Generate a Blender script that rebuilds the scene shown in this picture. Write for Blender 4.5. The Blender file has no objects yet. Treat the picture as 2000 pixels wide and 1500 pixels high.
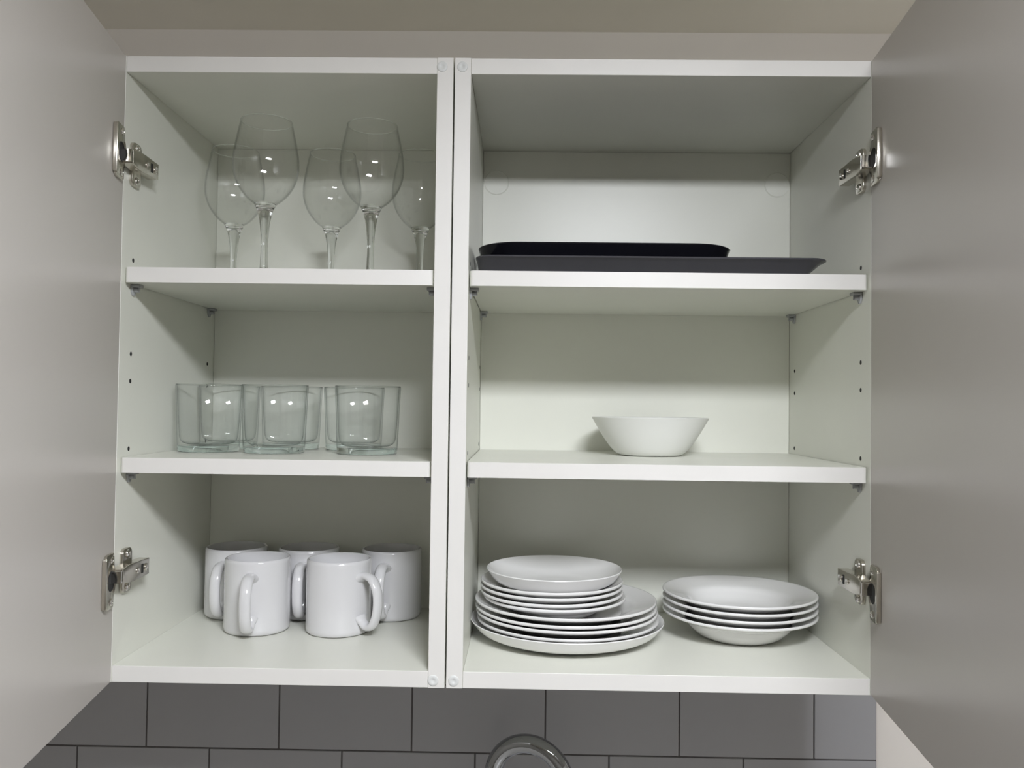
import bpy, bmesh, math, random
from mathutils import Vector, Matrix
random.seed(7)
sc = bpy.context.scene
C = sc.collection
ZB = 1400.0            # height of the cabinets' underside above the floor, mm
S = 0.001
def P(x, y, z): return Vector((x*S, y*S, (z+ZB)*S))

# ------------------------------------------------------------------ camera
cam_d = bpy.data.cameras.new('camera'); cam = bpy.data.objects.new('camera', cam_d); C.objects.link(cam)
R_ = Vector((0.99981678, 0.01428674, 0.01273975)); U_ = Vector((-0.01236472, -0.02603839, 0.99958447)); F_ = Vector((-0.01461252, 0.99955885, 0.02585697))
m = Matrix(((R_.x, U_.x, -F_.x), (R_.y, U_.y, -F_.y), (R_.z, U_.z, -F_.z))).to_4x4()
m.translation = P(85.9, -970.0, 322.6)
cam.matrix_world = m
cam_d.sensor_width = 36; cam_d.lens = 1650.3/2000*36; cam_d.clip_start = 0.02
sc.camera = cam
# ------------------------------------------------------------------ world, lights, exposure
w = bpy.data.worlds.new('world'); sc.world = w; w.use_nodes = True
w.node_tree.nodes['Background'].inputs[0].default_value = (0.9, 0.95, 1, 1)
w.node_tree.nodes['Background'].inputs[1].default_value = 0.02
LAMP_STRENGTH = 116.0          # radiance of the ceiling lamp's diffuser, the only lamp
LAMP_COLOUR = (0.93, 0.955, 1.0)
sc.view_settings.view_transform = 'Standard'; sc.view_settings.look = 'None'
sc.view_settings.gamma = 1; sc.view_settings.use_curve_mapping = False
sc.view_settings.exposure = 0.0
sc.cycles.use_denoising = True
sc.cycles.max_bounces = 16; sc.cycles.diffuse_bounces = 6; sc.cycles.transmission_bounces = 14; sc.cycles.transparent_max_bounces = 24
sc.cycles.sample_clamp_indirect = 8.0

# ------------------------------------------------------------------ materials
def mat(name, col, rough=0.5, metal=0.0, noise=0.0, nscale=3.0, bump=0.0, bscale=200.0, spec=0.5, coat=0.0, rnoise=0.0):
    mt = bpy.data.materials.new(name); mt.use_nodes = True
    nt = mt.node_tree; b = nt.nodes['Principled BSDF']
    b.inputs['Base Color'].default_value = (*col, 1); b.inputs['Roughness'].default_value = rough
    b.inputs['Metallic'].default_value = metal; b.inputs['Specular IOR Level'].default_value = spec
    b.inputs['Coat Weight'].default_value = coat; b.inputs['Coat Roughness'].default_value = 0.05
    tc = nt.nodes.new('ShaderNodeTexCoord')
    if noise or rnoise:
        n = nt.nodes.new('ShaderNodeTexNoise'); n.inputs['Scale'].default_value = nscale; n.inputs['Detail'].default_value = 5
        nt.links.new(tc.outputs['Object'], n.inputs['Vector'])
        if noise:
            r = nt.nodes.new('ShaderNodeValToRGB')
            r.color_ramp.elements[0].position = 0.28; r.color_ramp.elements[1].position = 0.62
            r.color_ramp.elements[0].color = (*[c*(1-noise) for c in col], 1); r.color_ramp.elements[1].color = (*col, 1)
            nt.links.new(n.outputs['Fac'], r.inputs['Fac']); nt.links.new(r.outputs['Color'], b.inputs['Base Color'])
        if rnoise:
            mr = nt.nodes.new('ShaderNodeMapRange'); mr.inputs['To Min'].default_value = rough-rnoise; mr.inputs['To Max'].default_value = rough+rnoise
            nt.links.new(n.outputs['Fac'], mr.inputs['Value']); nt.links.new(mr.outputs['Result'], b.inputs['Roughness'])
    if bump:
        n2 = nt.nodes.new('ShaderNodeTexNoise'); n2.inputs['Scale'].default_value = bscale
        nt.links.new(tc.outputs['Object'], n2.inputs['Vector'])
        bp = nt.nodes.new('ShaderNodeBump'); bp.inputs['Strength'].default_value = bump; bp.inputs['Distance'].default_value = 0.0004
        nt.links.new(n2.outputs['Fac'], bp.inputs['Height']); nt.links.new(bp.outputs['Normal'], b.inputs['Normal'])
    return mt
M_car = mat('white_melamine_carcass', (0.765, 0.77, 0.705), 0.34, noise=0.025, nscale=9, bump=0.05, bscale=900)
M_edge = mat('white_edge_banding', (0.74, 0.725, 0.70), 0.42, noise=0.03, nscale=14)
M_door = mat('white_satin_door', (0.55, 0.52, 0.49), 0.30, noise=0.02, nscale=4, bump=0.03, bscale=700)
M_wall = mat('painted_plaster', (0.86, 0.82, 0.78), 0.7, noise=0.03, nscale=5, bump=0.25, bscale=120)
M_room = mat('room_paint', (0.52, 0.50, 0.46), 0.75, noise=0.03, nscale=5)
M_ceil = mat('ceiling_paint', (0.88, 0.85, 0.77), 0.8, noise=0.03, nscale=4, bump=0.2, bscale=100)
M_floor = mat('warm_grey_floor', (0.20, 0.18, 0.155), 0.45, noise=0.15, nscale=5)
M_tile = mat('grey_satin_tile', (0.39, 0.39, 0.41), 0.26, noise=0.03, nscale=7, rnoise=0.03)
M_grout = mat('dark_grout', (0.15, 0.14, 0.14), 0.9)
M_porc = mat('white_porcelain', (0.77, 0.765, 0.76), 0.13, coat=0.3)
M_mug = mat('white_glazed_stoneware', (0.655, 0.65, 0.665), 0.12, coat=0.4)
M_bowl = mat('matt_white_plastic', (0.76, 0.765, 0.74), 0.45)
M_nick = mat('nickel_plated_steel', (0.62, 0.59, 0.53), 0.2, metal=1.0, rnoise=0.04, nscale=60)
M_screw = mat('bright_steel_screw', (0.75, 0.73, 0.70), 0.14, metal=1.0)
M_dark = mat('painted_recess_shade', (0.02, 0.02, 0.02), 0.8)  # near-black colour stands in for shade inside holes, slots and hinge cups
M_chrome = mat('polished_chrome', (0.36, 0.37, 0.38), 0.05, metal=1.0)
M_tray = mat('graphite_nonstick_coating', (0.052, 0.051, 0.060), 0.27, noise=0.06, nscale=40, bump=0.05, bscale=1500)
M_roast = mat('black_enamel', (0.006, 0.006, 0.009), 0.16, spec=0.35)
M_cap = mat('pale_grey_plastic', (0.66, 0.67, 0.66), 0.4)
M_hole = mat('white_plastic_cover', (0.77, 0.775, 0.715), 0.36)
M_pin = mat('cloudy_grey_plastic', (0.36, 0.37, 0.38), 0.2)
M_work = mat('pale_laminate_worktop', (0.58, 0.56, 0.53), 0.35, noise=0.1, nscale=60)
M_base = mat('grey_cabinet_front', (0.55, 0.54, 0.52), 0.4)
mt = bpy.data.materials.new('lamp_diffuser'); mt.use_nodes = True
b = mt.node_tree.nodes['Principled BSDF']; b.inputs['Base Color'].default_value = (.9, .9, .9, 1)
b.inputs['Emission Color'].default_value = (*LAMP_COLOUR, 1); b.inputs['Emission Strength'].default_value = LAMP_STRENGTH; M_lamp = mt

def thin_glass(name, tint, edge, rough=0.0, base=0.045, ex=6):
    mt = bpy.data.materials.new(name); mt.use_nodes = True; nt = mt.node_tree
    for n in list(nt.nodes): nt.nodes.remove(n)
    out = nt.nodes.new('ShaderNodeOutputMaterial'); mix = nt.nodes.new('ShaderNodeMixShader')
    tr = nt.nodes.new('ShaderNodeBsdfTransparent'); gl = nt.nodes.new('ShaderNodeBsdfGlossy'); gl.inputs['Roughness'].default_value = rough
    lw = nt.nodes.new('ShaderNodeLayerWeight'); lw.inputs['Blend'].default_value = 0.5
    pw = nt.nodes.new('ShaderNodeMath'); pw.operation = 'POWER'; pw.inputs[1].default_value = 5
    ma = nt.nodes.new('ShaderNodeMath'); ma.operation = 'MULTIPLY_ADD'; ma.inputs[1].default_value = 0.8; ma.inputs[2].default_value = base
    p2 = nt.nodes.new('ShaderNodeMath'); p2.operation = 'POWER'; p2.inputs[1].default_value = ex
    mc = nt.nodes.new('ShaderNodeMixRGB'); mc.inputs[1].default_value = (*tint, 1); mc.inputs[2].default_value = (*edge, 1)
    L = nt.links.new
    L(lw.outputs['Facing'], pw.inputs[0]); L(pw.outputs[0], ma.inputs[0]); L(ma.outputs[0], mix.inputs[0])
    L(lw.outputs['Facing'], p2.inputs[0]); L(p2.outputs[0], mc.inputs[0]); L(mc.outputs[0], tr.inputs['Color'])
    L(tr.outputs[0], mix.inputs[1]); L(gl.outputs[0], mix.inputs[2]); L(mix.outputs[0], out.inputs['Surface'])
    return mt
M_thin = thin_glass('thin_clear_glass', (0.992, 0.994, 0.992), (0.40, 0.43, 0.41), ex=9)
M_tumb = thin_glass('tumbler_wall_glass', (0.990, 0.994, 0.993), (0.36, 0.41, 0.39))
def solid_glass(name, col):
    mt = bpy.data.materials.new(name); mt.use_nodes = True; b = mt.node_tree.nodes['Principled BSDF']
    b.inputs['Base Color'].default_value = (*col, 1); b.inputs['Roughness'].default_value = 0.0
    b.inputs['Transmission Weight'].default_value = 1.0; b.inputs['IOR'].default_value = 1.5
    return mt
M_stem = solid_glass('clear_stem_glass', (0.93, 0.95, 0.94))
M_tbase = solid_glass('green_tinted_base_glass', (0.88, 0.95, 0.942))

# ------------------------------------------------------------------ helpers (coordinates in mm)
def finish(name, bm, m, parent=None, smooth=False, angle=40):
    bmesh.ops.recalc_face_normals(bm, faces=bm.faces)
    me = bpy.data.meshes.new(name); bm.to_mesh(me); bm.free()
    for mm in (m if isinstance(m, (list, tuple)) else [m]): me.materials.append(mm)
    if smooth:
        me.shade_smooth()
        try: me.set_sharp_from_angle(angle=math.radians(angle))
        except Exception: pass
    o = bpy.data.objects.new(name, me); C.objects.link(o)
    if parent: o.parent = parent
    return o
def ident(x, y, z): return Vector((x*S, y*S, z*S))
def box_bm(x0, x1, y0, y1, z0, z1, bev=0.0, T=P, bm=None, seg=2):
    tmp = bmesh.new()
    vs = [tmp.verts.new((x, y, z)) for x in (x0, x1) for y in (y0, y1) for z in (z0, z1)]
    for f in ((0,1,3,2), (4,6,7,5), (0,4,5,1), (2,3,7,6), (0,2,6,4), (1,5,7,3)): tmp.faces.new([vs[i] for i in f])
    if bev: bmesh.ops.bevel(tmp, geom=list(tmp.edges), offset=bev, segments=seg, affect='EDGES', profile=0.5)
    for v in tmp.verts: v.co = T(*v.co)
    if bm is None: return tmp
    me = bpy.data.meshes.new('t'); tmp.to_mesh(me); tmp.free(); bm.from_mesh(me); bpy.data.meshes.remove(me)
    return bm
def lathe_bm(prof, seg=64, T=ident, bm=None, squash=1.0):
    bm = bm or bmesh.new(); rings = []
    for r, z in prof:
        if r < 1e-6: rings.append([bm.verts.new(T(0, 0, z))])
        else: rings.append([bm.verts.new(T(r*math.cos(2*math.pi*i/seg), r*math.sin(2*math.pi*i/seg)*squash, z)) for i in range(seg)])
    for a, b in zip(rings, rings[1:]):
        for i in range(seg):
            j = (i+1) % seg
            if len(a) == 1 and len(b) == 1: continue
            if len(a) == 1: bm.faces.new((a[0], b[i], b[j]))
            elif len(b) == 1: bm.faces.new((a[i], b[0], a[j]))
            else: bm.faces.new((a[i], b[i], b[j], a[j]))
    return bm
def spline(pts, n=8):
    out = []
    pts = [Vector(p) for p in pts]
    for i in range(len(pts)-1):
        p0 = pts[max(i-1, 0)]; p1 = pts[i]; p2 = pts[i+1]; p3 = pts[min(i+2, len(pts)-1)]
        for k in range(n):
            t = k/n
            out.append(0.5*((2*p1)+(p2-p0)*t+(2*p0-5*p1+4*p2-p3)*t*t+(3*p1-p0-3*p2+p3)*t**3))
    out.append(pts[-1]); return out
def sweep_bm(path, radii, seg=20, T=ident, flat=(1, 1), bm=None, up=Vector((0, 0, 1)), cap=True):
    """tube along path; flat=(a,b): a scales along side, b along the in-plane normal"""
    bm = bm or bmesh.new(); rings = []; n = len(path)
    for i, p in enumerate(path):
        t = (path[min(i+1, n-1)]-path[max(i-1, 0)]).normalized()
        side = up.copy(); nrm = side.cross(t).normalized()
        r = radii[i] if isinstance(radii, (list, tuple)) else radii
        if not isinstance(r, tuple): r = (r*flat[0], r*flat[1])
        rings.append([bm.verts.new(T(*(p+side*math.cos(2*math.pi*k/seg)*r[0]+nrm*math.sin(2*math.pi*k/seg)*r[1]))) for k in range(seg)])
    for a, b in zip(rings, rings[1:]):
        for k in range(seg): bm.faces.new((a[k], b[k], b[(k+1) % seg], a[(k+1) % seg]))
    if cap: bm.faces.new(rings[0]); bm.faces.new(rings[-1][::-1])
    return bm
def plate_poly_bm(pts2, w0, w1, T, bev=0.6, bm=None):
    """extrude a 2D outline (a, z) from w0 to w1 ; T(a, w, z)"""
    tmp = bmesh.new()
    lo_ = [tmp.verts.new((a, w0, z)) for a, z in pts2]
    f = tmp.faces.new(lo_); r = bmesh.ops.extrude_face_region(tmp, geom=[f])
    vs = [e for e in r['geom'] if isinstance(e, bmesh.types.BMVert)]
    for v in vs: v.co.y = w1
    if bev:
        top = [e for e in tmp.edges if all(v in vs for v in e.verts)]
        bmesh.ops.bevel(tmp, geom=top, offset=bev, segments=2, affect='EDGES', profile=0.5)
    for v in tmp.verts: v.co = T(*v.co)
    if bm is None: return tmp
    me = bpy.data.meshes.new('t'); tmp.to_mesh(me); tmp.free(); bm.from_mesh(me); bpy.data.meshes.remove(me)
    return bm
def rrect(a0, a1, z0, z1, r, n=5):
    pts = []
    for cx, cz, s in ((a1-r, z1-r, 0), (a0+r, z1-r, 90), (a0+r, z0+r, 180), (a1-r, z0+r, 270)):
        for k in range(n+1):
            t = math.radians(s+90*k/n); pts.append((cx+r*math.cos(t), cz+r*math.sin(t)))
    return pts
def empty(name, loc, label, cat, group=None, rz=0.0):
    o = bpy.data.objects.new(name, None); C.objects.link(o); o.location = loc; o.rotation_euler = (0, 0, rz)
    o.empty_display_size = 0.05; o['label'] = label; o['category'] = cat
    if group: o['group'] = group
    return o
def tag(o, label, cat, group=None):
    o['label'] = label; o['category'] = cat
    if group: o['group'] = group
    return o
def struct(name, bm, m, **k):
    o = finish(name, bm, m, **k); o['kind'] = 'structure'; return o
def dup(root, loc, rz=0.0, label=None):
    r = root.copy(); C.objects.link(r); r.location = loc; r.rotation_euler = (0, 0, rz)
    if label: r['label'] = label
    for ch in list(root.children):
        c = ch.copy(); C.objects.link(c); c.parent = r
        for g in list(ch.children):
            d = g.copy(); C.objects.link(d); d.parent = c
    return r

# ------------------------------------------------------------------ the room
RX0, RX1, RY0, RY1, CZ = -1500, 1500, -2700, 315, 898
wall_back = struct('wall_back', box_bm(RX0-100, RX1+100, RY1, RY1+100, -ZB-60, CZ+60), M_wall)
struct('wall_front', box_bm(RX0-100, RX1+100, RY0-100, RY0, -ZB-60, CZ+60), M_room)
struct('wall_left', box_bm(RX0-100, RX0, RY0, RY1, -ZB-60, CZ+60), M_room)
struct('wall_right', box_bm(RX1, RX1+100, RY0, RY1, -ZB-60, CZ+60), M_room)
struct('ceiling', box_bm(RX0, RX1, RY0, RY1, CZ, CZ+60), M_ceil)
struct('floor', box_bm(RX0, RX1, RY0, RY1, -ZB-60, -ZB), M_floor)
# tiled splashback: each tile is a piece, on a recessed grout bed
TX0, TX1, WT = -1100, 616.5, -500
finish('grout_bed', box_bm(TX0, TX1, 309.2, 315.2, WT, 0), M_grout, wall_back)
tile_mesh = None
def tile(x0, x1, z0, z1):
    return finish('tile', box_bm(x0+1.1, x1-1.1, 307, 314, z0+1.1, z1-1.1, bev=0.9), M_tile, wall_back)
row = 0; z1 = -97.5
rows = [(-97.5, -1), (-197.5, -97.5), (-297.5, -197.5), (-397.5, -297.5), (-497.5, -397.5)]
full = {}
for i, (z0, z1) in enumerate(rows):
    off = -576.5-100*(i % 2 == 0) if False else (-676.5 if i % 2 == 1 else -776.5)
    off = -676.5+0 if i % 2 == 1 else -581.0
    x = off-200*4
    while x < TX1:
        a, b_ = max(x, TX0), min(x+200, TX1)
        if b_-a > 12:
            key = (round(b_-a), round(z1-z0))
            if key in full and full[key][0] != (a, z0):
                (ax, az), src = full[key]; o = src.copy(); C.objects.link(o); o.parent = wall_back
                o.location = Vector(((a-ax)*S, 0, (z0-az)*S))
            else:
                full[key] = ((a, z0), tile(a, b_, z0, z1))
        x += 200

# ------------------------------------------------------------------ ceiling lamp (gives the light above)
lt = empty('ceiling_lamp', P(310, -1070, 898), 'rectangular white flush ceiling lamp in front of the open wall cabinets', 'lamp')
def TL(x, y, z): return Vector((x*S, y*S, z*S))
bmh = bmesh.new()
for bx in ((-195, 195, -135, -122), (-195, 195, 122, 135), (-195, -182, -122, 122), (182, 195, -122, 122)):
    box_bm(bx[0], bx[1], bx[2], bx[3], -12, 0, bev=1.5, T=TL, bm=bmh)
box_bm(-182, 182, -122, 122, -17.5, 0, T=TL, bm=bmh)
finish('lamp_housing', bmh, M_edge, lt)
finish('diffuser', box_bm(-181, 181, -121, 121, -31, -18, T=TL), M_lamp, lt)

# ------------------------------------------------------------------ wall cabinets
H, T_, D = 726.0, 19.0, 297.0
def peg_bm(xw, s, y, z):
    bm = bmesh.new()
    Tt = lambda x, yy, zz: P(xw+s*zz, y+x, z+yy)
    return lathe_bm([(0, 0.15), (2.3, 0.15), (2.7, 0.0), (2.7, -0.3)], 14, Tt, bm)

def hinge(parent, s, xw, cz, th, label, sgn):
    """s: +1 left panel (inside towards +x), -1 right panel; th door angle off the perpendicular"""
    st, ct = math.sin(th), math.cos(th)
    czd = cz; cz = cz+(-3.5 if cz > 400 else 4.5)
    Tp = lambda y, a, z: P(xw+s*a, y, cz+z)                            # panel frame (y along depth, a off the panel)
    Tb = lambda a, y, z: P(xw+s*a, y, cz+z)
    Td = lambda u, w_, z: P(xw+s*(u*st+w_*ct), -u*ct+w_*st, czd+z)       # door frame
    h = finish('hinge', plate_poly_bm(rrect(13, 36, -26, 26, 7), 0.1, 4.2, Tp, 1.0), M_nick, parent, smooth=True)
    if label: h['label'] = label
    # arm body: folded channel with a nose
    bm = bmesh.new()
    plate_poly_bm([(-13, -7.5), (3, -10.5), (18, -10.5), (54, -9.5), (54, 9.5), (18, 10.5), (3, 10.5), (-13, 7.5)], 14.6, 17.0, Tp, 0.7, bm)
    for q in (-1, 1):
        plate_poly_bm([(-13, q*7.5), (3, q*10.5), (18, q*10.5), (54, q*9.5), (54, q*8.0), (18, q*9.0), (3, q*9.0), (-13, q*6)], 4.3, 15.0, Tp, 0.0, bm)
    box_bm(4.3, 15.0, 52.5, 54.0, -9.4, 9.4, T=Tb, bm=bm)
    finish('hinge_arm', bm, M_nick, h, smooth=True, angle=25)
    bm = bmesh.new(); plate_poly_bm(rrect(33, 38, -5.5, 5.5, 1), 17.02, 17.25, Tp, 0, bm)
    finish('slot', bm, M_dark, h)  # thin raised plate, the slot's inner shade given as dark colour
    for y, r in ((45.5, 4.4), (23, 3.4)):
        Ts = lambda x, yy, z, y=y: P(xw+s*(16.9+z), y+x, cz+yy)
        bm = lathe_bm([(0, 0.5), (r*.35, 0.6), (r*.42, 1.5), (r*.8, 1.7), (r, 0.9), (r, 0)], 20, Ts)
        finish('screw', bm, M_screw, h, smooth=True)
    # link between arm and cup
    bm = bmesh.new()
    box_bm(3.4, 17.5, -19.5, -17, -6.8, 6.8, T=Tb, bm=bm)
    box_bm(4.5, 16.5, -17, -6, -6.8, -5.6, T=Tb, bm=bm); box_bm(4.5, 16.5, -17, -6, 5.6, 6.8, T=Tb, bm=bm)
    finish('hinge_link', bm, M_screw, h)
    # wing screws
    for zz in (19.5, -19.5):
        Ts = lambda x, yy, z, zz=zz: P(xw+s*(4.1+z), 24+x, cz+zz+yy)
        bm = lathe_bm([(0, 1.0), (1.6, 1.2), (2.0, 2.6), (4.4, 1.8), (5.0, 0.6), (5.0, 0)], 20, Ts)
        finish('screw', bm, M_screw, h, smooth=True)
    # cup flange on the door
    bm = bmesh.new()
    plate_poly_bm([(12, -31), (10, -29), (9, -17), (5, -12), (3, -6), (3, 6), (5, 12), (9, 17), (10, 29), (12, 31), (32, 31), (36, 28.5), (36, -28.5), (32, -31)], 0.1, 3.4, Td, 0.8, bm)
    box_bm(35.4, 42, 0.1, 5.4, -27.5, 27.5, bev=1.0, T=Td, bm=bm)
    finish('cup_flange', bm, M_nick, h, smooth=True, angle=30)
    Tc = lambda x, yy, z: Td(20+x, 3.3+z, yy)
    bm = lathe_bm([(0, 0.15), (8.6, 0.15), (9.0, 0.5), (10.6, 0.7), (11.4, 0.2), (11.5, 0)], 32, Tc)
    finish('hinge_cup', bm, M_dark, h, smooth=True)  # shallow ring on the flange, shade of the cup's hollow painted in
    for zz in (23.5, -23.5):
        Ts = lambda x, yy, z, zz=zz: Td(19+x, 3.4+z, zz+yy)
        finish('screw', lathe_bm([(0, 0.6), (1.6, 0.8), (2.0, 1.7), (3.6, 1.2), (4.2, 0.2)], 18, Ts), M_screw, h, smooth=True)
    return h

def cabinet(x0, x1, label, door_side, th, covers, group):
    """x0,x1 outer faces"""
    root = empty('wall_cabinet', P((x0+x1)/2, 150, 0), label, 'cabinet', group)
    inv = Matrix.Translation(-root.location)
    made = []
    def add(o): made.append(o); return o
    def panel(name, a, bev=0.5):
        return add(finish(name, box_bm(*a, bev=bev), M_car if name == 'back_panel' else [M_car, M_edge]))
    def band(o, yfront):           # front edge banding gets its own material slot
        for f in o.data.polygons:
            if f.normal.y < -0.7: f.material_index = 1
    i0, i1 = x0+T_, x1-T_
    for nm, a in (('side_panel', (x0, i0-0.15, 0, D+9, 0, H)), ('side_panel', (i1+0.15, x1, 0, D+9, 0, H)),
                  ('top_panel', (i0, i1, 0.5, D+9, H-T_, H-0.3)), ('bottom_panel', (i0, i1, 0.5, D+9, 0.3, T_)),
                  ('back_panel', (i0+0.3, i1-0.3, D, D+8, T_+0.3, H-T_-0.3))):
        o = panel(nm, a, 0 if nm == 'back_panel' else 0.5)
        if nm != 'back_panel': band(o, 0)
    for zt in (479.0, 257.0):
        bm = box_bm(i0+1.0, i1-1.0, 5.8, D-0.6, zt-17.7, zt)
        ve = [e for e in bm.edges if abs(e.verts[0].co.z-e.verts[1].co.z) > 0.01 and e.verts[0].co.y < 0.1]
        bmesh.ops.bevel(bm, geom=ve, offset=0.005, segments=4, affect='EDGES', profile=0.5)
        o = add(finish('shelf', bm, [M_car, M_edge], smooth=True, angle=30)); band(o, 0)
        for xw, s in ((i0, 1), (i1, -1)):
            for y in (29, 272):
                zc = zt-17.7
                bm = bmesh.new()
                Tq = lambda x, yy, z, xw=xw, s=s, y=y, zc=zc: P(xw+s*x, y+yy, zc+z)
                box_bm(0.2, 11, -6, 6, -3.6, -0.2, bev=0.9, T=Tq, bm=bm)
                plate_poly_bm([(-6, -3.5), (6, -3.5), (4.5, -9), (1.8, -13), (-1.8, -13), (-4.5, -9)], 0.2, 2.6, lambda a, w_, z, Tq=Tq: Tq(w_, a, z), 0.5, bm)
                box_bm(2.4, 9, -0.9, 0.9, -9, -3.4, bev=0.4, T=Tq, bm=bm)
                Tk = lambda x, yy, z, Tq=Tq: Tq(z, x, -6.5+yy)
                lathe_bm([(0, 7.5), (2.2, 7.5), (2.6, 6.9), (2.6, 0.2)], 14, Tk, bm)
                add(finish('shelf_pin', bm, M_pin, smooth=True, angle=35))
    # peg holes in both side panels: flat discs, the shade inside painted near-black
    for xw, s in ((i0, 1), (i1, -1)):
        for z in (490.5, 378.7, 346.3, 266.0):
            add(finish('peg_hole', peg_bm(xw, s, 29, z), M_dark))
            if z < 480: add(finish('peg_hole', peg_bm(xw, s, 272, z), M_dark))
    # round caps on the middle uprights
    xc = (x1-6.4) if door_side < 0 else (x0+8.6)
    if door_side < 0: xc = x1-13
    for z in (715.3, 8.6):
        Tt = lambda x, yy, zz, z=z: P(xc+x, -zz, z+yy)
        bm = lathe_bm([(0, 0.35), (1.4, 0.4), (2.2, 1.0), (4.9, 1.3), (6.0, 0.7), (6.3, -0.3)], 28, Tt)
        add(finish('screw_cap', bm, M_cap, smooth=True))
    if covers:
        for xx in (40.2, 462.3-3.0+2.6):
            Tt = lambda x, yy, zz, xx=xx: P(xx+x, D-zz, 659.5+yy)
            bm = lathe_bm([(0, 0.5), (17.6, 0.5), (18.0, -0.2), (18.3, 0.7), (18.7, 0.7), (19.1, -0.3)], 48, Tt)
            add(finish('hole_cover', bm, M_hole, smooth=True))
    # door: slab opened round the outer upright
    s = 1 if door_side < 0 else -1
    xw = i0 if door_side < 0 else i1
    st, ct = math.sin(th), math.cos(th)
    Ld = (x1-x0)-4
    Td = lambda u, w_, z: P(xw+s*(u*st+w_*ct), -u*ct+w_*st, z)
    add(finish('door', box_bm(0.5, 0.5+Ld, -18.5, -0.2, 1, H-1, bev=0.8, T=Td), M_door))
    for cz in (607.0, 119.0):
        add(hinge(None, s, xw, cz, th, None, 1))
    for o in made:
        o.parent = root; o.matrix_parent_inverse = inv
    return root
# hinges are created with children before parenting, so the children follow
cab_l = cabinet(-402.2, -0.9, 'left-hand open wall cabinet, narrower one, with glasses and mugs', -1, math.radians(8.9), False, 'wall cabinets side by side')
cab_r = cabinet(0.9, 500.2, 'right-hand open wall cabinet, wider one, with plates and dark trays', 1, math.radians(6.6), True, 'wall cabinets side by side')

# ------------------------------------------------------------------ wine glasses
def wine_glass(x, y, label):
    r = empty('wine_glass', P(x, y, 479.0), label, 'wine glass', 'wine glasses on the top shelf')
    stem = spline([(5.2, 7, 0), (4.4, 26, 0), (4.4, 44, 0), (5.8, 64, 0), (9.0, 80, 0), (13.2, 90, 0)], 5)
    prof = [(0, 0.2), (33, 0.2), (34, 1.0), (33.4, 1.8), (20, 3.0), (9, 4.6)]
    finish('foot', lathe_bm(prof+[(6.2, 7.0), (0, 7.0)], 56), M_stem, r, smooth=True)
    prof2 = [(0, 7.0), (6.2, 7.02)]+[(p.x, p.y) for p in stem[1:]]+[(11.5, 91.6), (6, 92.6), (0, 93)]
    finish('stem', lathe_bm(prof2, 40), M_stem, r, smooth=True)
    out = spline([(13.3, 90.2, 0), (24, 99, 0), (34, 113, 0), (39.6, 130, 0), (39.8, 148, 0), (36.6, 168, 0), (31.6, 192, 0)], 6)
    inn = [(max(p.x-1.0, 0.1), p.y+0.6*(1 if i < 12 else 0)) for i, p in enumerate(out)]
    prof3 = [(p.x, p.y) for p in out]+[(31.3, 192.5)]+[(a, b) for a, b in reversed(inn)]
    finish('bowl', lathe_bm(prof3, 72), M_thin, r, smooth=True)
    finish('rim', lathe_bm([(31.1+0.65*math.cos(math.pi*k/4), 192.9+0.65*math.sin(math.pi*k/4)) for k in range(9)], 72), M_stem, r, smooth=True)
    return r
wine_glass(-239, 70, 'front left wine glass, the one nearest the left wall of the front pair')
src = bpy.data.objects['wine_glass']
src['label'] = 'wine glass at the front left of the top shelf, largest in view'
for x, y, l in ((-109, 82, 'wine glass at the front right of the top shelf, beside the middle upright'),
                (-320, 193, 'wine glass at the back left corner, partly behind the largest wine glass'),
                (-187, 205, 'wine glass at the back between the two front wine glasses'),
                (-62.5, 205, 'wine glass at the back right, half hidden by the middle upright')):
    dup(src, P(x, y, 479.0), 0, l)

# ------------------------------------------------------------------ tumblers
def tumbler(x, y, label):
    r = empty('tumbler', P(x, y, 257.0), label, 'glass', 'clear tumblers on the middle shelf')
    outer = [(39.6, 8.6), (40.2, 20), (41.2, 50), (43.0, 87.0), (42.7, 88.0), (41.9, 88.2), (41.3, 87.4), (39.2, 50), (37.4, 24)]
    cavity = [(p.x, p.y) for p in spline([(37.0, 20, 0), (35.4, 15, 0), (31.5, 11.6, 0), (24, 9.9, 0), (10, 9.4, 0), (0, 9.3, 0)], 4)]
    finish('glass_wall', lathe_bm(outer+cavity, 72), M_tumb, r, smooth=True, angle=60)
    finish('rim', lathe_bm([(42.3+0.8*math.cos(math.pi*k/4), 88.7+0.6*math.sin(math.pi*k/4)) for k in range(9)], 72), M_stem, r, smooth=True)
    base = [(0, 1.0), (34, 1.0), (36, 0.2), (38.2, 0.3), (39.2, 1.6), (39.5, 8.5), (30, 8.6), (0, 8.6)]
    finish('glass_base', lathe_bm(base, 72), M_tbase, r, smooth=True, angle=60)
    return r
t0 = tumbler(-333, 150, 'clear tumbler at the front left of the middle shelf')
for x, y, l in ((-242.5, 140, 'middle clear tumbler of the front row of three'),
                (-120, 142, 'clear tumbler at the front right of the middle shelf'),
                (-338, 241, 'clear tumbler in the back row, behind the front left tumbler'),
                (-248, 241, 'clear tumbler in the back row, behind the middle front tumbler'),
                (-158, 241, 'clear tumbler in the back row, behind the front right tumbler')):
    dup(t0, P(x, y, 257.0), 0.3, l)

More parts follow.
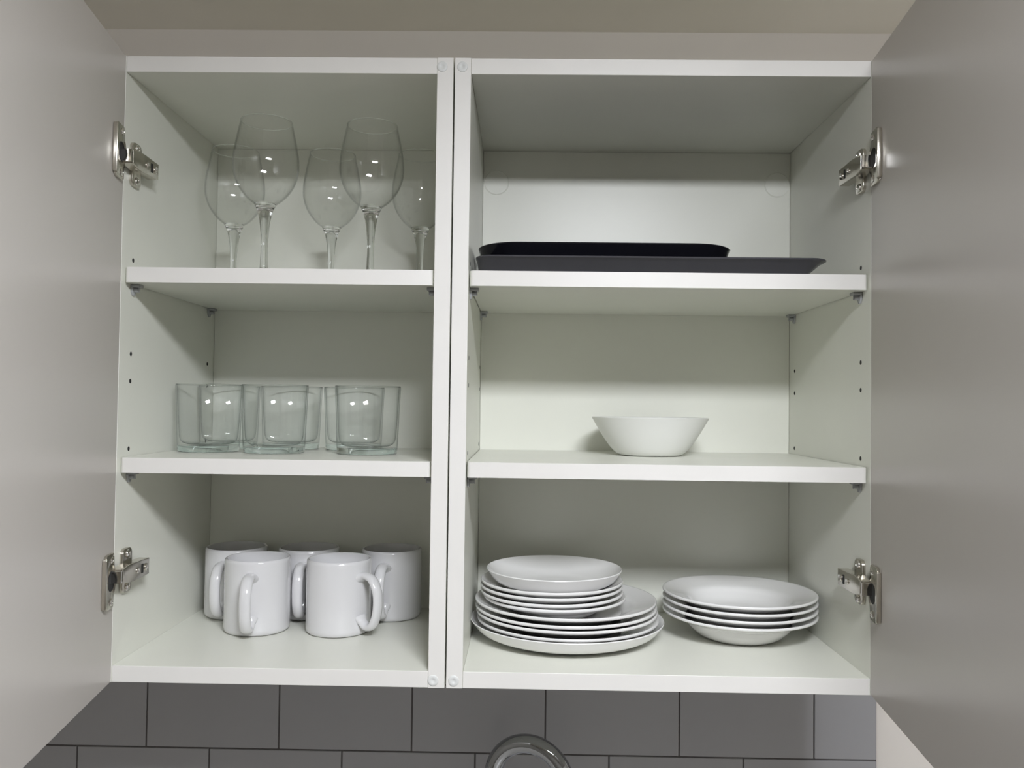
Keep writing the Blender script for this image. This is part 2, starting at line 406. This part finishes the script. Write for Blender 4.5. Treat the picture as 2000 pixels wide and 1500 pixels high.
# ------------------------------------------------------------------ mugs
def mug(x, y, phi, label):
    """handle points to -y at phi = 0, turned towards +x by phi"""
    r = empty('mug', P(x, y, T_), label, 'mug', 'white mugs on the bottom shelf', math.radians(phi))
    body = [(0, 2.0), (33, 2.0), (34.5, 0.3), (37, 0.2), (40.5, 1.2), (42.6, 3.8), (43.0, 8), (43.0, 93), (42.6, 96), (41.2, 97.2), (39.6, 96.6), (39.0, 94), (38.8, 20), (36, 9), (28, 6.5), (0, 6)]
    finish('mug_body', lathe_bm(body, 80), M_mug, r, smooth=True, angle=50)
    path = spline([(0, -40.5, 76), (0, -50, 79), (0, -62, 75.5), (0, -70.5, 62), (0, -72.5, 45), (0, -70, 29), (0, -63, 16.5), (0, -54, 13.5), (0, -46, 18), (0, -40.5, 24)], 6)
    n = len(path); rad = []
    for i in range(n):
        t = i/(n-1); e = min(t, 1-t)
        fl = 1+0.45*max(0, 1-e/0.10)
        rad.append((7.5*fl, 4.9*fl))
    finish('handle', sweep_bm(path, rad, 20, up=Vector((1, 0, 0))), M_mug, r, smooth=True, angle=60)
    return r
m0 = mug(-268.5, 166, 5, 'white mug at the front left, handle turned to the viewer')
for x, y, ph, l in ((-159, 166, 55, 'white mug at the front right, handle turned to the right'),
                    (-325, 247, -4, 'white mug at the back left, partly behind the front left mug'),
                    (-221, 250, 2, 'white mug at the back middle, its handle between the front mugs'),
                    (-102, 251, -5, 'white mug at the back right beside the middle upright')):
    dup(m0, P(x, y, T_), math.radians(ph), l)

# ------------------------------------------------------------------ plates and bowl
def revolve(name, prof, x, y, z, m, label, cat, group=None, seg=96, tilt=0.0, rz=0.0):
    o = finish(name, lathe_bm(prof, seg), m, smooth=True, angle=50)
    o.location = P(x, y, z); o.rotation_euler = (tilt, 0, rz); return tag(o, label, cat, group)
def rim_plate(R, h, rw):
    k = rw
    top = [(p.x, p.y) for p in spline([(0, 4.2, 0), (k*0.86, 4.2, 0), (k, 6.2, 0), (k+(R-k)*.32, h*0.60, 0), (k+(R-k)*.66, h*0.80, 0), (R-0.8, h, 0)], 5)]
    bot = [(p.x, p.y) for p in spline([(R-0.6, h-3.8, 0), (k+(R-k)*.64, h*0.80-4.4, 0), (k+(R-k)*.30, h*0.60-4.4, 0), (k*0.97, 1.6, 0)], 5)]
    return top+[(R-0.1, h-0.4), (R+0.3, h-1.4), (R+0.2, h-2.8)]+bot+[(k*0.93, 0), (k*0.87, 0), (k*0.84, 1.5), (0, 1.5)]
def coupe_plate(R, h, rb):
    top = [(p.x, p.y) for p in spline([(0, 3.2, 0), (rb*0.95, 3.6, 0), (rb+(R-rb)*.4, 3.2+h*0.20, 0), (rb+(R-rb)*.75, h*0.62, 0), (R-0.6, h, 0)], 6)]
    bot = [(p.x, p.y) for p in spline([(R+0.1, h-1.2, 0), (rb+(R-rb)*.77, h*0.55-2.6, 0), (rb+(R-rb)*.42, h*0.18, 0), (rb, 0.4, 0)], 6)]
    return top+[(R-0.2, h-0.2)]+bot+[(rb-2, 0), (rb-6, 0), (rb-8, 1.2), (0, 1.2)]
st = 'stack of plates on the left of the bottom shelf'
revolve('serving_plate', coupe_plate(127.5, 25, 82), 146, 160, T_, M_porc, 'widest shallow white plate at the bottom of the tall plate stack', 'plate')
din = rim_plate(119.5, 22.5, 76)
src = None
for i, (dx, dy, z, l) in enumerate(((2.0, 1, 46.3, 'lowest of the four rimmed dinner plates, tall stack'),
                                 (0.5, -1, 56.0, 'second lowest of the four rimmed dinner plates, tall stack'),
                                 (-0.5, 0, 62.0, 'third from below of the four rimmed dinner plates, tall stack'),
                                 (-1.0, 0.5, 70.5, 'uppermost rimmed dinner plate, under the small plates'))):
    if src is None:
        src = revolve('dinner_plate', din, 145+dx, 160+dy, z-22.5, M_porc, l, 'plate', 'dinner plates in the tall stack')
    else:
        o = src.copy(); C.objects.link(o); o.location = P(145+dx, 160+dy, z-22.5); o['label'] = l
sm = rim_plate(93.5, 22, 58)
src = None
for i, (dx, dy, z, l) in enumerate(((3.5, 0, 75.3, 'lowest small side plate, resting on the dinner plates'),
                                 (-0.5, -1, 81.8, 'second small side plate from below in the tall stack'),
                                 (-1.0, 0, 89.0, 'third small side plate from below in the tall stack'),
                                 (-0.5, 1, 95.6, 'uppermost small side plate, right under the round-edged top plate'))):
    if src is None:
        src = revolve('side_plate', sm, 126+dx, 157+dy, z-22, M_porc, l, 'plate', 'small side plates in the tall stack')
    else:
        o = src.copy(); C.objects.link(o); o.location = P(126+dx, 157+dy, z-22); o['label'] = l
revolve('coupe_plate', coupe_plate(89.5, 27.5, 46), 128.5, 159, 81.9, M_porc, 'small rimless white plate on top of the tall plate stack', 'plate')
def soup_prof():
    top = [(p.x, p.y) for p in spline([(0, 4.6, 0), (40, 5, 0), (54, 9, 0), (63, 17, 0), (69, 24.5, 0), (80, 29.0, 0), (99.4, 35, 0)], 5)]
    bot = [(p.x, p.y) for p in spline([(99.8, 31.6, 0), (84, 25.4, 0), (72.5, 21.6, 0), (70, 19.5, 0), (65, 12.5, 0), (56, 4.5, 0), (48.5, 0.6, 0)], 5)]
    return top+[(100.2, 34.6), (100.7, 33.6), (100.5, 32.4)]+bot+[(47, 0), (43, 0), (42, 1.4), (0, 1.4)]
src = None
for k, l in enumerate(('lowest deep soup plate, standing on the cabinet floor', 'second deep soup plate from below in the right stack',
                       'third deep soup plate from below in the right stack', 'uppermost deep soup plate of the right stack')):
    z = T_+k*8.8
    if src is None: src = revolve('soup_plate', soup_prof(), 376.8, 173, z, M_porc, l, 'plate', 'deep soup plates in the right stack')
    else:
        o = src.copy(); C.objects.link(o); o.location = P(376.8-0.4*(k % 2), 173-0.6*(k % 2), z); o['label'] = l
bo = [(p.x, p.y) for p in spline([(38, 0.3, 0), (45, 2.6, 0), (54, 11, 0), (66, 28, 0), (79.8, 51.6, 0)], 7)]
bi = [(max(a-2.4, 0), b+(2.2 if b < 20 else 0.2)) for a, b in bo]
revolve('serving_bowl', [(0, 1.0), (34, 1.0), (36, 0.1)]+bo+[(79, 52.3)]+bi[::-1]+[(0, 3.4)], 259.5, 198, 257.0, M_bowl,
        'plain white bowl with flared sides standing alone on the middle shelf', 'bowl')

# ------------------------------------------------------------------ dark trays
def tray_bm(x0, x1, y0, y1, rc, levels, n=10):
    """levels: (inset_left, inset_right, inset_front/back, z); loft from outside bottom up over the rim and down inside"""
    bm = bmesh.new(); rings = []
    for il, ir, iy, z in levels:
        a0, a1, b0, b1 = x0+il, x1-ir, y0+iy, y1-iy
        r = max(rc-(il+ir)/2*0.8, 4)
        rings.append([bm.verts.new(P(px, py, z)) for px, py in rrect(a0, a1, b0, b1, r, n)])
    for a, b in zip(rings, rings[1:]):
        L = len(a)
        for i in range(L): bm.faces.new((a[i], a[(i+1) % L], b[(i+1) % L], b[i]))
    bm.faces.new(rings[0][::-1]); bm.faces.new(rings[-1])
    return bm
Z1 = 479.0
lv = [(10, 27, 22, Z1+0.3), (6, 24, 19, Z1+0.5), (3.5, 20, 15.5, Z1+3), (1.5, 7, 6, Z1+15.0), (0.6, 2.2, 2, Z1+17.2), (0, 0.2, 0.2, Z1+18.4), (0, 0, 0, Z1+19.6), (0.6, 0.8, 0.8, Z1+20.3),
      (1.6, 2.8, 2.6, Z1+19.8), (3.0, 8.5, 7.5, Z1+15.6), (5.0, 21, 17, Z1+3.6), (8, 25, 20.5, Z1+1.5), (11, 28, 23, Z1+1.3)]
o = finish('baking_tray', tray_bm(26, 442, 14, 270, 22, lv), M_tray, smooth=True, angle=35)
tag(o, 'wide shallow graphite baking tray lying on the top shelf, under the black roasting tin', 'tray')
lv = [(17, 17, 17, Z1+1.8), (13, 13, 13, Z1+2.2), (10, 10, 10, Z1+5), (2.2, 2.2, 2.2, Z1+36), (0.4, 0.4, 0.4, Z1+38.2), (0, 0, 0, Z1+39.6), (0.9, 0.9, 0.9, Z1+40.4),
      (2.6, 2.6, 2.6, Z1+39.4), (4, 4, 4, Z1+36), (12, 12, 12, Z1+6), (15, 15, 15, Z1+3.7), (18, 18, 18, Z1+3.4)]
o = finish('roasting_tin', tray_bm(26, 341, 36, 238, 54, lv, 14), M_roast, smooth=True, angle=35)
tag(o, 'glossy black roasting tin with rounded corners, set in the wide baking tray', 'tray')

# ------------------------------------------------------------------ worktop, base unit and tap below
o = finish('worktop', box_bm(-1100, 1300, -290, 307, -540, -500.2, bev=2), M_work); tag(o, 'pale laminate worktop running along the tiled wall under the cabinets', 'worktop')
bc = empty('base_cabinet', P(100, 0, -ZB), 'grey base cabinet row under the pale worktop', 'cabinet')
made = [finish('carcass', box_bm(-1100, 1300, -250, 307, -ZB+100, -540.2), M_base), finish('plinth', box_bm(-1100, 1300, -200, 300, -ZB, -ZB+99.5), M_work)]
for k in range(4): made.append(finish('cabinet_door', box_bm(-1098+600*k, -1098+600*k+596, -270, -250.5, -ZB+104, -545, bev=1.5), M_base))
for o in made: o.parent = bc; o.matrix_parent_inverse = Matrix.Translation(-bc.location)
tp = empty('kitchen_tap', P(150, 200, -500), 'chrome swan-neck kitchen tap standing in front of the grey tiles', 'tap', None, math.radians(-20))
R0 = 54.0; cz = 500-201+0.0
path = [Vector((0, 0, 22)), Vector((0, 0, 120)), Vector((0, 0, cz-22))]
path += [Vector((-R0+R0*math.cos(a), 0, cz+R0*math.sin(a))) for a in [math.pi*i/28 for i in range(29)]]
path += [Vector((-2*R0, 0, cz-22)), Vector((-2*R0, 0, cz-45))]
finish('spout', sweep_bm(path, 12.8, 28, up=Vector((0, 1, 0))), M_chrome, tp, smooth=True, angle=60)
finish('tap_body', lathe_bm([(0, 0.2), (27, 0.2), (27, 4), (23, 6), (22, 60), (20, 66), (13.2, 68), (0, 68)], 40), M_chrome, tp, smooth=True)
finish('nozzle', lathe_bm([(0, 0), (13.6, 0), (14.5, 1.5), (14.5, 22), (13.2, 24), (0, 24)], 32, T=lambda x, y, z: ident(x-2*R0, y, z+cz-62)), M_chrome, tp, smooth=True)
lev = sweep_bm([Vector((20, 0, 40)), Vector((36, 0, 42)), Vector((60, 0, 58)), Vector((92, 0, 82))], [9, 7, 5.5, 4.5], 18, up=Vector((0, 1, 0)))
finish('lever', lev, M_chrome, tp, smooth=True, angle=60)
